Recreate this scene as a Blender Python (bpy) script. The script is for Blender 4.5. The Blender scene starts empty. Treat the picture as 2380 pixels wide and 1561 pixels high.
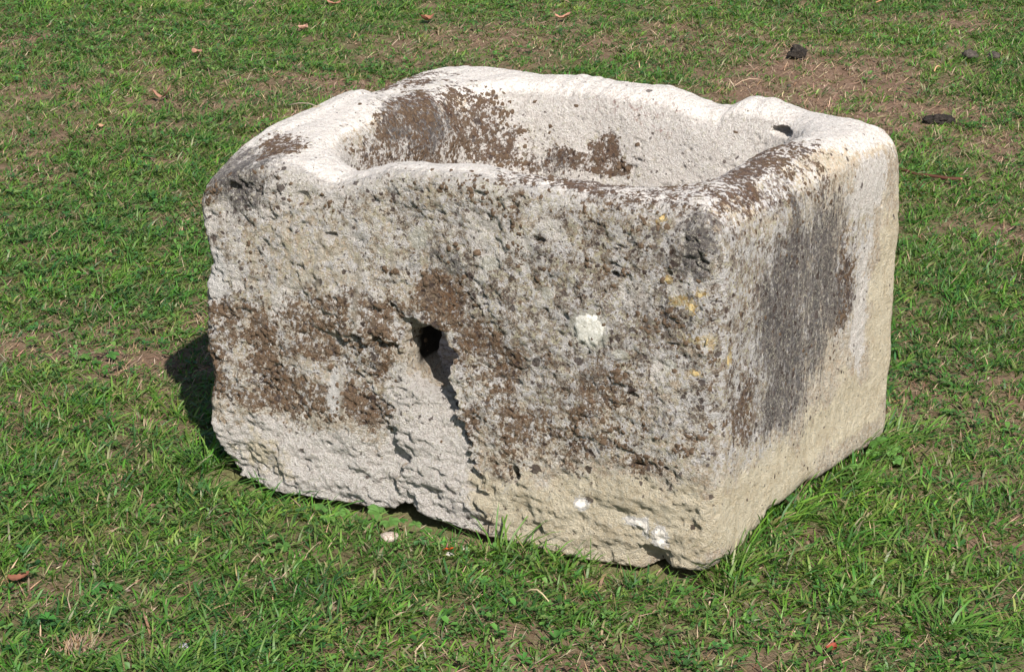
import bpy, math, random
import numpy as np
from mathutils import Vector, Matrix

SC = bpy.context.scene
COL = SC.collection
R = math.radians
random.seed(7)
RNG = np.random.default_rng(11)

# ------------------------------------------------------------------ camera, sky, sun, exposure
cam_d = bpy.data.cameras.new('camera')
cam = bpy.data.objects.new('camera', cam_d); COL.objects.link(cam)
cam.location = (0, 0, 1.743)
cam.rotation_euler = (R(90 - 19.0), 0, 0)
cam_d.sensor_width = 36; cam_d.lens = 36 * 6000 / 2380
cam_d.clip_start = 0.05; cam_d.clip_end = 400
SC.camera = cam

SUN_EL, SUN_AZ = 42.0, 163.5      # azimuth clockwise from +y of the direction TOWARDS the sun
sd = Vector((math.sin(R(SUN_AZ)) * math.cos(R(SUN_EL)), math.cos(R(SUN_AZ)) * math.cos(R(SUN_EL)), math.sin(R(SUN_EL))))
world = bpy.data.worlds.new('World'); SC.world = world; world.use_nodes = True
wn = world.node_tree; wn.nodes.clear()
wo = wn.nodes.new('ShaderNodeOutputWorld'); wb = wn.nodes.new('ShaderNodeBackground'); ws = wn.nodes.new('ShaderNodeTexSky')
ws.sky_type = 'NISHITA'; ws.sun_disc = False; ws.sun_elevation = R(SUN_EL); ws.sun_rotation = R(SUN_AZ)
wb.inputs[1].default_value = 0.065
wn.links.new(ws.outputs[0], wb.inputs[0]); wn.links.new(wb.outputs[0], wo.inputs[0])
sl = bpy.data.lights.new('sun', 'SUN'); sl.energy = 4.6; sl.angle = R(0.5); sl.color = (1.0, 0.955, 0.9)
so = bpy.data.objects.new('sun', sl); COL.objects.link(so)
so.rotation_euler = sd.to_track_quat('Z', 'Y').to_euler(); so.location = sd * 20
SC.view_settings.view_transform = 'Standard'; SC.view_settings.look = 'None'
SC.view_settings.exposure = 0.74; SC.view_settings.gamma = 1; SC.view_settings.use_curve_mapping = False
SC.render.engine = 'CYCLES'
SC.cycles.max_bounces = 6

# ------------------------------------------------------------------ helpers
def tag(o, label=None, cat=None, group=None, kind=None):
    if label: o['label'] = label
    if cat: o['category'] = cat
    if group: o['group'] = group
    if kind: o['kind'] = kind
    return o

def link(name, me, parent=None, loc=None, mat=None):
    o = bpy.data.objects.new(name, me); COL.objects.link(o)
    if parent: o.parent = parent
    if loc is not None: o.location = loc
    if mat and me: me.materials.append(mat)
    return o

def mesh_np(name, V, quads=None, tris=None, smooth=True, cols=None, floats=None):
    me = bpy.data.meshes.new(name)
    V = np.asarray(V, np.float32)
    nq = 0 if quads is None else len(quads); nt = 0 if tris is None else len(tris)
    me.vertices.add(len(V)); me.vertices.foreach_set('co', V.ravel())
    loops = []
    if nq: loops.append(np.asarray(quads, np.int32).ravel())
    if nt: loops.append(np.asarray(tris, np.int32).ravel())
    lv = np.concatenate(loops)
    me.loops.add(len(lv)); me.loops.foreach_set('vertex_index', lv)
    me.polygons.add(nq + nt)
    st = np.concatenate([np.arange(nq) * 4, nq * 4 + np.arange(nt) * 3]).astype(np.int32)
    me.polygons.foreach_set('loop_start', st)
    me.update(calc_edges=True)
    me.polygons.foreach_set('use_smooth', np.full(nq + nt, smooth, bool))
    for k, c in (cols or {}).items():
        a = me.color_attributes.new(k, 'FLOAT_COLOR', 'POINT')
        c = np.asarray(c, np.float32)
        if c.shape[1] == 3: c = np.c_[c, np.ones(len(c), np.float32)]
        a.data.foreach_set('color', c.astype(np.float32).ravel())
    me.validate()
    return me

def _hash(ix, iy, iz, seed):
    h = (ix * 374761393 + iy * 668265263 + iz * 2147483647 + seed * 974634777) & 0xffffffff
    h = ((h ^ (h >> 13)) * 1274126177) & 0xffffffff
    h = ((h ^ (h >> 16)) * 2246822519) & 0xffffffff
    h = h ^ (h >> 15)
    return (h & 0xffffff).astype(np.float32) / np.float32(0xffffff)

def vnoise(P, scale, seed=0):
    """smooth value noise in -1..1 at `scale` metres"""
    Q = np.asarray(P, np.float64) / scale + 1000.0
    I = np.floor(Q).astype(np.int64); F = (Q - I).astype(np.float32)
    F = F * F * F * (F * (F * 6 - 15) + 10)
    out = np.zeros(len(Q), np.float32)
    for dx in (0, 1):
        wx = F[:, 0] if dx else 1 - F[:, 0]
        for dy in (0, 1):
            wy = F[:, 1] if dy else 1 - F[:, 1]
            for dz in (0, 1):
                wz = F[:, 2] if dz else 1 - F[:, 2]
                out += wx * wy * wz * _hash(I[:, 0] + dx, I[:, 1] + dy, I[:, 2] + dz, seed)
    return out * 2 - 1

def fbm(P, scale, oct=3, seed=0, gain=.5):
    s = 0; a = 1; t = 0
    for i in range(oct):
        s = s + a * vnoise(P, scale / (2.03 ** i), seed + i * 17); t += a; a *= gain
    return s / t

def fbm2(x, y, scale, oct=3, seed=0):
    return fbm(np.c_[x, y, np.zeros_like(x)], scale, oct, seed)

def sstep(a, b, x):
    t = np.clip((x - a) / (b - a), 0, 1); return t * t * (3 - 2 * t)

def smax(a, b, k):
    h = np.clip(.5 + .5 * (a - b) / k, 0, 1)
    return b + (a - b) * h + k * h * (1 - h)
def smin(a, b, k): return -smax(-a, -b, k)

# shader node helper
class NT:
    def __init__(s, name):
        s.m = bpy.data.materials.new(name); s.m.use_nodes = True; s.t = s.m.node_tree; s.t.nodes.clear()
        s.out = s.t.nodes.new('ShaderNodeOutputMaterial')
    def n(s, typ, **kw):
        nd = s.t.nodes.new(typ)
        for k, v in kw.items(): setattr(nd, k, v)
        return nd
    def set(s, sock, v):
        if isinstance(v, bpy.types.NodeSocket): s.t.links.new(v, sock)
        elif isinstance(v, (tuple, list)) and len(v) == 3 and sock.type == 'RGBA': sock.default_value = (*v, 1)
        else: sock.default_value = v
    def math(s, op, a, b=0.0, clamp=False):
        nd = s.n('ShaderNodeMath', operation=op, use_clamp=clamp)
        s.set(nd.inputs[0], a); s.set(nd.inputs[1], b); return nd.outputs[0]
    def mix(s, f, a, b, blend='MIX'):
        nd = s.n('ShaderNodeMix', data_type='RGBA', blend_type=blend)
        s.set(nd.inputs[0], f); s.set(nd.inputs[6], a); s.set(nd.inputs[7], b); return nd.outputs[2]
    def ramp(s, x, a, b):
        nd = s.n('ShaderNodeMapRange', interpolation_type='SMOOTHSTEP')
        s.set(nd.inputs[0], x); s.set(nd.inputs[1], a); s.set(nd.inputs[2], b); return nd.outputs[0]
    def noise(s, scale, vec=None, detail=4, rough=.6, lac=2.0):
        nd = s.n('ShaderNodeTexNoise'); nd.inputs['Scale'].default_value = scale
        nd.inputs['Detail'].default_value = detail; nd.inputs['Roughness'].default_value = rough
        if vec is not None: s.set(nd.inputs['Vector'], vec)
        return nd.outputs[0]
    def vor(s, scale, vec=None, feat='F1', rnd=1.0):
        nd = s.n('ShaderNodeTexVoronoi', feature=feat); nd.inputs['Scale'].default_value = scale
        nd.inputs['Randomness'].default_value = rnd
        if vec is not None: s.set(nd.inputs['Vector'], vec)
        return nd
    def attr(s, name):
        return s.n('ShaderNodeAttribute', attribute_name=name).outputs[0]
    def sep(s, c):
        nd = s.n('ShaderNodeSeparateColor'); s.set(nd.inputs[0], c); return nd.outputs
    def bsdf(s, col, rough=.9, spec=.3, bump=None, bstr=.5, bdist=.002, extra=None):
        p = s.n('ShaderNodeBsdfPrincipled'); s.set(p.inputs['Base Color'], col); s.set(p.inputs['Roughness'], rough)
        s.set(p.inputs['Specular IOR Level'], spec)
        if bump is not None:
            b = s.n('ShaderNodeBump'); s.set(b.inputs['Height'], bump); b.inputs['Strength'].default_value = bstr
            b.inputs['Distance'].default_value = bdist; s.t.links.new(b.outputs[0], p.inputs['Normal'])
        s.t.links.new(p.outputs[0], s.out.inputs[0]); return p

# ------------------------------------------------------------------ materials
def mat_stone():
    s = NT('weathered_limestone')
    co = s.n('ShaderNodeTexCoord').outputs['Object']
    A = s.sep(s.attr('stain_a')); B = s.sep(s.attr('stain_b')); Cc = s.sep(s.attr('stain_c'))
    mw, mc, mg = A[0], A[1], A[2]; mk, mb, mr = B[0], B[1], B[2]
    def M(*ab):      # weighted sum of (noise, weight)
        r = None
        for v, w in ab:
            t = s.math('MULTIPLY', v, w); r = t if r is None else s.math('ADD', r, t)
        return r
    def cov(mask, noise, K=.36, e=.022):   # share of the surface covered = mask, broken up by noise
        t = s.math('ADD', noise, s.math('MULTIPLY', s.math('SUBTRACT', mask, .5), K))
        return s.ramp(t, .5 - e, .5 + e)
    n7 = s.noise(7, co, 4, .6); n25 = s.noise(26, co, 6, .68); n60 = s.noise(64, co, 6, .7); n130 = s.noise(135, co, 5, .72); n300 = s.noise(300, co, 4, .75)
    nA = s.noise(85, co, 5, .75); nB = s.noise(150, co, 4, .8); nC = s.noise(48, co, 6, .75)
    mp = s.n('ShaderNodeMapping'); s.set(mp.inputs['Vector'], co); mp.inputs['Scale'].default_value = (1, 1, .16)
    st1 = s.noise(60, mp.outputs[0], 5, .7); st2 = s.noise(190, mp.outputs[0], 4, .75)
    # bare limestone
    col = s.mix(s.ramp(n25, .40, .60), (.52, .395, .27), (.70, .58, .43))
    col = s.mix(s.math('MULTIPLY', s.ramp(n130, .44, .56), .65), col, (.66, .60, .50))
    col = s.mix(s.math('MULTIPLY', s.ramp(nB, .56, .66), .6), col, (.34, .275, .215))
    gn = M((nB, .5), (n300, .5)); wea = s.math('SUBTRACT', 1.0, s.math('MAXIMUM', mc, Cc[2]), True)
    col = s.mix(s.math('MULTIPLY', s.ramp(gn, .515, .545), s.math('MULTIPLY', wea, .75)), col, (.20, .155, .12))
    col = s.mix(s.math('MULTIPLY', s.ramp(M((nA, .5), (n300, .5)), .48, .45), s.math('MULTIPLY', wea, .8)), col, (.70, .655, .58))
    # white crust
    wf = cov(mw, M((n25, .35), (n60, .3), (n130, .35)), .34, .03)
    col = s.mix(s.math('MULTIPLY', wf, .90), col, s.mix(s.ramp(n130, .42, .58), (.72, .66, .605), (.835, .79, .74)))
    ds = s.ramp(M((n300, .5), (nB, .5)), .535, .565)
    col = s.mix(s.math('MULTIPLY', ds, .42), col, (.30, .245, .215))
    ds2 = s.math('MULTIPLY', s.ramp(M((n60, .6), (nB, .4)), .53, .60), .30)
    col = s.mix(ds2, col, (.50, .43, .37))
    # buff, freshly exposed stone
    cf = cov(mc, M((n25, .4), (n60, .35), (n7, .25)), .42, .05)
    buff = s.mix(s.ramp(n25, .38, .62), (.62, .52, .36), (.76, .665, .49))
    buff = s.mix(s.math('MULTIPLY', s.ramp(n130, .47, .60), .55), buff, (.74, .66, .51))
    buff = s.mix(s.math('MULTIPLY', s.ramp(nA, .55, .63), .35), buff, (.36, .28, .19))
    col = s.mix(cf, col, buff)
    # grey-brown weathering
    gf = cov(mg, M((n25, .3), (n60, .35), (nA, .35)), .36, .03)
    grey = s.mix(s.ramp(n7, .42, .58), (.28, .205, .14), (.23, .178, .15))
    grey = s.mix(s.math('MULTIPLY', s.ramp(n130, .45, .58), .8), grey, (.33, .285, .235))
    grey = s.mix(s.math('MULTIPLY', s.ramp(nC, .54, .60), .6), grey, (.115, .09, .085))
    col = s.mix(s.math('MULTIPLY', gf, .95), col, grey)
    tanf = s.math('MULTIPLY', s.ramp(M((n25, .45), (n7, .25), (nA, .30)), .505, .545), s.math('MULTIPLY', wea, s.ramp(mg, .05, .35)))
    col = s.mix(s.math('MULTIPLY', tanf, .75), col, s.mix(s.ramp(n130, .44, .56), (.20, .145, .095), (.36, .285, .205)))
    drk = s.math('MULTIPLY', s.ramp(M((nC, .4), (n25, .3), (nB, .30)), .535, .56), s.ramp(mg, .2, .6))
    col = s.mix(s.math('MULTIPLY', drk, .8), col, (.105, .078, .07))
    # pale and yellowish lichen crusts speckling the grey
    sp = s.math('MULTIPLY', s.ramp(M((nB, .55), (n60, .45)), .515, .545), s.ramp(s.math('ADD', mg, mb), .05, .4))
    col = s.mix(s.math('MULTIPLY', sp, .85), col, s.mix(s.ramp(n25, .46, .54), (.58, .53, .37), (.66, .63, .59)))
    cr = s.math('MULTIPLY', s.ramp(M((nC, .6), (nB, .4)), .490, .470), s.ramp(mg, .05, .3))
    col = s.mix(s.math('MULTIPLY', cr, .85), col, s.mix(s.ramp(n130, .42, .58), (.60, .57, .555), (.74, .71, .69)))
    # red algae tint
    rf = s.math('MULTIPLY', cov(mr, M((n60, .5), (nB, .5)), .30, .03), .65)
    col = s.mix(rf, col, (.33, .17, .145))
    # black film with upright streaks
    kf = cov(mk, M((st1, .30), (st2, .35), (nB, .35)), .34, .07)
    blk = s.mix(s.ramp(nA, .42, .58), (.075, .066, .068), (.19, .165, .15))
    col = s.mix(s.math('MULTIPLY', kf, .93), col, blk)
    fl = s.ramp(M((n300, .6), (n130, .4)), .54, .575)
    col = s.mix(s.math('MULTIPLY', fl, .85), col, (.62, .575, .46))
    # brown moss crust
    bf = cov(mb, M((n60, .30), (nB, .42), (nA, .28)), .30, .02)
    brown = s.mix(s.ramp(n130, .42, .58), (.12, .078, .050), (.25, .175, .115))
    brown = s.mix(s.math('MULTIPLY', s.ramp(nC, .48, .54), .65), brown, (.20, .105, .05))
    brown = s.mix(s.math('MULTIPLY', s.ramp(nB, .56, .62), .7), brown, (.38, .30, .21))
    brown = s.mix(s.math('MULTIPLY', s.ramp(Cc[2], .2, .7), .75), brown, s.mix(s.ramp(nA, .45, .56), (.040, .018, .012), (.12, .065, .04)))
    col = s.mix(s.math('MULTIPLY', bf, .95), col, brown)
    # round dark lichen discs, three sizes
    nv = s.n('ShaderNodeTexNoise'); nv.inputs['Scale'].default_value = 110; nv.inputs['Detail'].default_value = 3; s.set(nv.inputs['Vector'], co)
    sc2 = s.n('ShaderNodeVectorMath', operation='SCALE'); s.set(sc2.inputs[0], nv.outputs[1]); sc2.inputs[3].default_value = .013
    wv = s.n('ShaderNodeVectorMath', operation='ADD'); s.set(wv.inputs[0], co); s.t.links.new(sc2.outputs[0], wv.inputs[1])
    for sc_, rr, amt, k_ in ((46, .30, .85, .5), (95, .34, .88, 1.0), (190, .36, .8, 1.1)):
        v = s.vor(sc_, wv.outputs[0]); vc = s.sep(v.outputs['Color'])
        dens = M((mb, .48), (mg, .36), (mk, .22))
        clus = s.ramp(n25, .40, .60)
        on = s.math('LESS_THAN', vc[0], s.math('MULTIPLY', s.math('ADD', s.math('MULTIPLY', dens, s.math('ADD', clus, .35)), .015), k_))
        rad = s.math('MULTIPLY', s.math('ADD', vc[1], .30), rr)
        disc = s.math('MULTIPLY', s.ramp(v.outputs['Distance'], s.math('ADD', rad, .03), s.math('SUBTRACT', rad, .03)), on)
        col = s.mix(s.math('MULTIPLY', disc, amt), col, s.mix(vc[2], (.050, .027, .020), (.115, .088, .078)))
    Dd = s.sep(s.attr('stain_d'))
    def blot(v, k1, thr=.5, e=.03): return s.ramp(s.math('ADD', v, s.math('MULTIPLY', s.math('SUBTRACT', M((nA, .4), (nB, .6)), .5), k1)), thr - e, thr + e)
    col = s.mix(s.math('MULTIPLY', blot(Dd[0], 1.1), .95), col, s.mix(s.ramp(M((nA, .5), (n300, .5)), .42, .56), (.75, .73, .67), (.50, .47, .38)))
    col = s.mix(s.math('MULTIPLY', blot(Dd[1], 2.6, .60, .08), .62), col, s.mix(s.ramp(n130, .45, .55), (.56, .36, .11), (.58, .50, .28)))
    col = s.mix(s.math('MULTIPLY', blot(Dd[2], 1.6, .5, .05), .85), col, (.76, .73, .69))
    # pale drip lines
    col = s.mix(s.math('MULTIPLY', Cc[0], .75), col, (.44, .39, .31))
    # inside of the drain hole: its shade painted near-black, along with dark algae
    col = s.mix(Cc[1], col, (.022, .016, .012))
    h = M((n60, .55), (n130, .9), (n300, 1.1), (n25, .2))
    pits = s.ramp(M((nB, .6), (nC, .4)), .545, .60)
    h = s.math('SUBTRACT', h, s.math('MULTIPLY', pits, .28))
    h = s.math('ADD', h, s.math('MULTIPLY', bf, .12))
    h = s.math('MULTIPLY', h, s.math('SUBTRACT', 1.0, s.math('MULTIPLY', Cc[2], .66)))
    s.bsdf(col, .93, .18, h, 1.0, .014)
    return s.m

def mat_tint(name, rough=.6, spec=.3, trans=.35, var=.0, bumpscale=0):
    s = NT(name)
    c = s.attr('tint')
    d = s.n('ShaderNodeBsdfPrincipled'); s.set(d.inputs['Base Color'], c); d.inputs['Roughness'].default_value = rough
    d.inputs['Specular IOR Level'].default_value = spec
    if trans:
        t = s.n('ShaderNodeBsdfTranslucent'); s.set(t.inputs[0], s.mix(1.0, c, (1.0, 1.15, .55), 'MULTIPLY'))
        m = s.n('ShaderNodeMixShader'); m.inputs[0].default_value = trans
        s.t.links.new(d.outputs[0], m.inputs[1]); s.t.links.new(t.outputs[0], m.inputs[2]); s.t.links.new(m.outputs[0], s.out.inputs[0])
    else: s.t.links.new(d.outputs[0], s.out.inputs[0])
    return s.m

def mat_simple(name, c1, c2, scale=60, rough=.9, bump=.003, spec=.2):
    s = NT(name); co = s.n('ShaderNodeTexCoord').outputs['Object']
    n = s.noise(scale, co, 6, .7); n2 = s.noise(scale * 4, co, 4, .7)
    col = s.mix(s.ramp(s.math('ADD', s.math('MULTIPLY', n, .6), s.math('MULTIPLY', n2, .4)), .38, .62), c1, c2)
    s.bsdf(col, rough, spec, s.math('ADD', n, n2), .7, bump); return s.m

def mat_soil():
    s = NT('lawn_soil'); co = s.n('ShaderNodeTexCoord').outputs['Object']
    n = s.noise(1.6, co, 6, .65); n2 = s.noise(24, co, 6, .7); n3 = s.noise(190, co, 4, .75)
    v = s.noise(420, co, 3, .7)
    col = s.mix(s.ramp(n2, .36, .64), (.135, .080, .050), (.225, .145, .098))
    col = s.mix(s.math('MULTIPLY', s.ramp(n3, .48, .66), .7), col, (.27, .20, .14))
    col = s.mix(s.math('MULTIPLY', s.ramp(v, .55, .7), .5), col, (.05, .032, .022))
    # thin green film where the lawn closes over (takes over far outside the modelled grass)
    sp = s.sep(s.attr('tint'))
    green = s.mix(s.ramp(n3, .35, .65), (.035, .075, .016), (.085, .14, .035))
    gf = s.math('MULTIPLY', sp[1], s.ramp(s.math('ADD', n, s.math('MULTIPLY', n2, .4)), .48, .78))
    col = s.mix(gf, col, green)
    s.bsdf(col, .95, .15, s.math('ADD', s.math('MULTIPLY', n2, .5), n3), .8, .006); return s.m

M_STONE = mat_stone()
M_SOIL = mat_soil()
M_GRASS = mat_tint('grass_blade', .48, .38, .38)
M_DRY = mat_tint('dry_grass', .7, .2, .12)
M_LEAFLET = mat_tint('weed_leaf', .5, .35, .22)
M_MOSS = mat_simple('dark_moss', (.065, .040, .025), (.155, .108, .070), 260, .95, .002)
M_LICHEN_W = mat_simple('white_lichen', (.50, .47, .38), (.76, .74, .68), 230, .95, .003)
M_LICHEN_O = mat_simple('orange_lichen', (.50, .33, .12), (.52, .45, .27), 170, .95, .002)
M_DUNG = mat_simple('dark_dung', (.012, .010, .009), (.055, .045, .036), 70, .9, .006)

# ------------------------------------------------------------------ the stone trough
LB, WB, HB = .9584, .7877, .6
CA = dict(A=(-.5303, 4.3206, .5667), B=(.3105, 3.8564, .6348), C=(.699, 4.5224, .5606), D=(-.1026, 5.0085, .5693),
          a=(-.5329, 4.2871, 0), b=(.3176, 3.8561, 0), c=(.6869, 4.4795, 0), d=(-.1099, 4.9704, 0))
CA = {k: np.array(v) for k, v in CA.items()}
ORG = np.array([.09, 4.43, 0.0])

def to_world(P):
    a = P[:, 0:1] / LB; b = P[:, 1:2] / WB; c = P[:, 2:3] / HB
    bot = (CA['a'] * (1 - a) + CA['b'] * a) * (1 - b) + (CA['d'] * (1 - a) + CA['c'] * a) * b
    top = (CA['A'] * (1 - a) + CA['B'] * a) * (1 - b) + (CA['D'] * (1 - a) + CA['C'] * a) * b
    return bot * (1 - c) + top * c

def prof(x, pts):
    p = np.array(pts); return np.interp(x, p[:, 0], p[:, 1])

T_FRONT = [(0, .560), (.06, .596), (.13, .618), (.2, .606), (.255, .580), (.31, .596), (.37, .615), (.49, .618), (.65, .604), (.73, .598), (.86, .594), (.96, .592)]
T_BACK = [(0, .60), (.19, .625), (.34, .633), (.49, .637), (.53, .630), (.61, .616), (.64, .622), (.66, .640), (.72, .642), (.79, .628), (.89, .632), (.96, .612)]
T_LEFT = [(0, .560), (.1, .604), (.2, .622), (.37, .632), (.425, .630), (.445, .611), (.58, .611), (.71, .602), (.79, .60)]
T_RIGHT = [(0, .588), (.15, .598), (.35, .612), (.6, .618), (.79, .612)]

PITS = [(.605, 0, .111, .011, .03, .017), (.832, 0, .165, .016, .02, .004), (.882, 0, .168, .008, .02, .004), (.785, 0, .472, .009, .02, .006),
        (.655, 0, .516, .014, .02, .006), (.255, 0, .491, .014, .015, .005), (.300, 0, .310, .014, .02, .009), (.770, .675, .603, .030, .05, .0085),
        (.477, .655, .509, .012, .03, .006), (.344, .66, .569, .009, .03, .007), (.887, 0, .368, .015, .012, .004), (.958, .735, .461, .012, .012, .004),
        (.958, .276, .198, .015, .009, .005), (.36, 0, .152, .015, .015, .007), (.47, 0, .146, .012, .015, .007), (.882, 0, .481, .006, .015, .005),
        (.823, 0, .279, .011, .015, .005), (.20, 0, .552, .018, .012, .016), (.074, 0, .565, .018, .012, .012), (.53, 0, .46, .02, .01, .006),
        (.70, 0, .31, .02, .008, .005), (.56, 0, .55, .006, .012, .006), (.64, .66, .52, .012, .02, .005), (.70, .66, .55, .010, .02, .005)]

def front_dent(X, Z):
    """how far the front face is broken back (metres) at X, Z"""
    lip = prof(Z.ravel(), [(0, .55), (.10, .53), (.15, .507), (.20, .490), (.25, .484), (.31, .484), (.345, .445), (.37, .39)]).reshape(Z.shape)
    lip = lip + .006 * np.sin(Z * 90) + .004 * np.sin(Z * 210 + 1) + .0025 * np.sin(Z * 430 + 2 * np.sin(Z * 60))
    lip = lip + .014 * NZX
    s = lip - X
    dep = prof(Z.ravel(), [(.0, .006), (.06, .010), (.14, .013), (.18, .020), (.21, .045), (.24, .068), (.27, .078), (.33, .062), (.355, .006), (.37, 0)]).reshape(Z.shape)
    wd = .045 + .05 * sstep(.30, .12, Z)
    w = np.where(s > 0, np.exp(-(s / wd) ** 2), sstep(-.007, 0, s))
    d = dep * w
    # recessed panel left of the hole under a small ledge
    led = .311 + .012 * NZX + .004 * np.sin(X * 60) + .003 * np.sin(X * 170 + 1)
    p = sstep(led, led - .007, Z) * sstep(.20, .295, X) * sstep(.47, .40, X) * sstep(.14, .25, Z)
    d = np.maximum(d, .014 * p)
    # fracture below: left block stands back
    fx = .385 + .020 * NZX + .007 * np.sin(Z * 70 + 1) + .004 * np.sin(Z * 190) + .002 * np.sin(Z * 470 + 2) + .02 * sstep(.1, .2, Z) * -1.6
    q = sstep(fx + .003, fx - .008, X) * sstep(.30, .37, X) * sstep(.22, .15, Z)
    d = np.maximum(d, .016 * q)
    # lower left rounding of the block + bottom right chips
    d = np.maximum(d, .035 * sstep(.10, .0, Z) * sstep(.16, .0, X))
    d = np.maximum(d, .03 * sstep(.035, .012, Z) * np.exp(-((X - .865) / .025) ** 2))
    d = np.maximum(d, .02 * sstep(.05, .01, Z) * sstep(.42, .40, X) * sstep(.355, .375, X))
    return d

def bottom_z(X, Y):
    f = prof(X.ravel(), [(-.1, .16), (0, .11), (.02, .05), (.055, .012), (.13, -.004), (.31, 0), (.36, .004), (.385, .025), (.40, .018), (.44, .002), (.6, -.008), (.75, -.016),
                         (.83, -.012), (.87, .008), (.9, .002), (.96, .0)]).reshape(X.shape)
    return f * np.exp(-(np.maximum(Y, 0) / .12) ** 2) - .006 + prof(Y, [(0, .004), (.06, .010), (.1, .004), (.13, .010), (.15, .022), (.17, .022), (.20, .024), (.225, .040), (.30, .036), (.41, .040), (.45, .028), (.64, .024), (.68, .014), (.79, .012)]) * sstep(LB - .12, LB, X)

def sdf(X, Y, Z):
    r = .046
    cx, cy = LB / 2, WB / 2
    qx = np.abs(X - cx) - (cx - r + .013 + .006 * sstep(.5, 1., X / LB) * sstep(.4, 1, Y / WB)); qy = np.abs(Y - cy) - (cy - r + .004)
    # rounded vertical edges
    side = np.sqrt(np.maximum(qx, 0) ** 2 + np.maximum(qy, 0) ** 2) + np.minimum(np.maximum(qx, qy), 0) - r
    wf = 1 / (np.maximum(Y, 0) + .03) ** 2; wb = 1 / (np.maximum(WB - Y, 0) + .03) ** 2
    wl = 1 / (np.maximum(X, 0) + .03) ** 2; wr = 1 / (np.maximum(LB - X, 0) + .03) ** 2
    T = (wf * prof(X, T_FRONT) + wb * prof(X, T_BACK) + wl * prof(Y, T_LEFT) + wr * prof(Y, T_RIGHT)) / (wf + wb + wl + wr)
    T = T + .005 + .002 * sstep(.4, .8, Y / WB) + .014 * sstep(.25, .0, X / LB) * sstep(.02, .2, Y / WB) + .010 * sstep(.75, 1., X / LB) * sstep(.2, .6, Y / WB)
    T = T + .0022 * np.sin(X * 31 + 5 * Y + 1) * np.sin(Y * 23 + 2) + .0012 * np.sin(X * 83 + 7 * np.sin(X * 19))
    d = smax(side, (Z - T), .055 - .02 * sstep(.5, .75, Y) + .045 * sstep(LB - .25, LB - .05, X))
    d = smax(d, bottom_z(X, Y) - Z, .03)
    # the front face broken back
    near = Y < .12
    if near.any():
        fd = front_dent(X, Z) + .004
        d = np.where(near, np.maximum(d, (fd - Y) * .9), d)
    # cavity
    dz = np.maximum(.6 - Z, 0)
    x0 = .150 + .16 * dz; x1 = .835 - .10 * dz; y0 = .118 + .05 * dz; y1 = .690 - .16 * dz
    rc = .12
    ax = np.abs(X - (x0 + x1) / 2) - ((x1 - x0) / 2 - rc); ay = np.abs(Y - (y0 + y1) / 2) - ((y1 - y0) / 2 - rc)
    c2 = np.sqrt(np.maximum(ax, 0) ** 2 + np.maximum(ay, 0) ** 2) + np.minimum(np.maximum(ax, ay), 0) - rc
    cav = smax(c2, .19 - Z, .08)
    d = smax(d, -cav, .062)
    # drain hole through the front wall, rising inwards
    a = np.array([.434, -.03, .296]); b = np.array([.434, .26, .262])
    pa = (X - a[0], Y - a[1], Z - a[2]); ba = b - a
    t = np.clip((pa[0] * ba[0] + pa[1] * ba[1] + pa[2] * ba[2]) / ba.dot(ba), 0, 1)
    rx = (pa[0] - ba[0] * t) / 1.0; rz = (pa[2] - ba[2] * t) / 1.22; ry = pa[1] - ba[1] * t
    hole = np.sqrt(rx * rx + ry * ry + rz * rz) - .050 - .014 * NZX
    d = smax(d, -hole, .010)
    a2 = np.sqrt(((X - .415) / .8) ** 2 + ((Y - .01) / 1.2) ** 2 + ((Z - .335) / 1.2) ** 2) - .018
    d = smax(d, -a2, .01)
    for px, py, pz, sx, sy, sz in PITS:
        m = min(sx, sy, sz)
        e = (np.sqrt(((X - px) / sx) ** 2 + ((Y - py) / sy) ** 2 + ((Z - pz) / sz) ** 2) - 1) * m
        d = np.maximum(d, -e)
    return d

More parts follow.
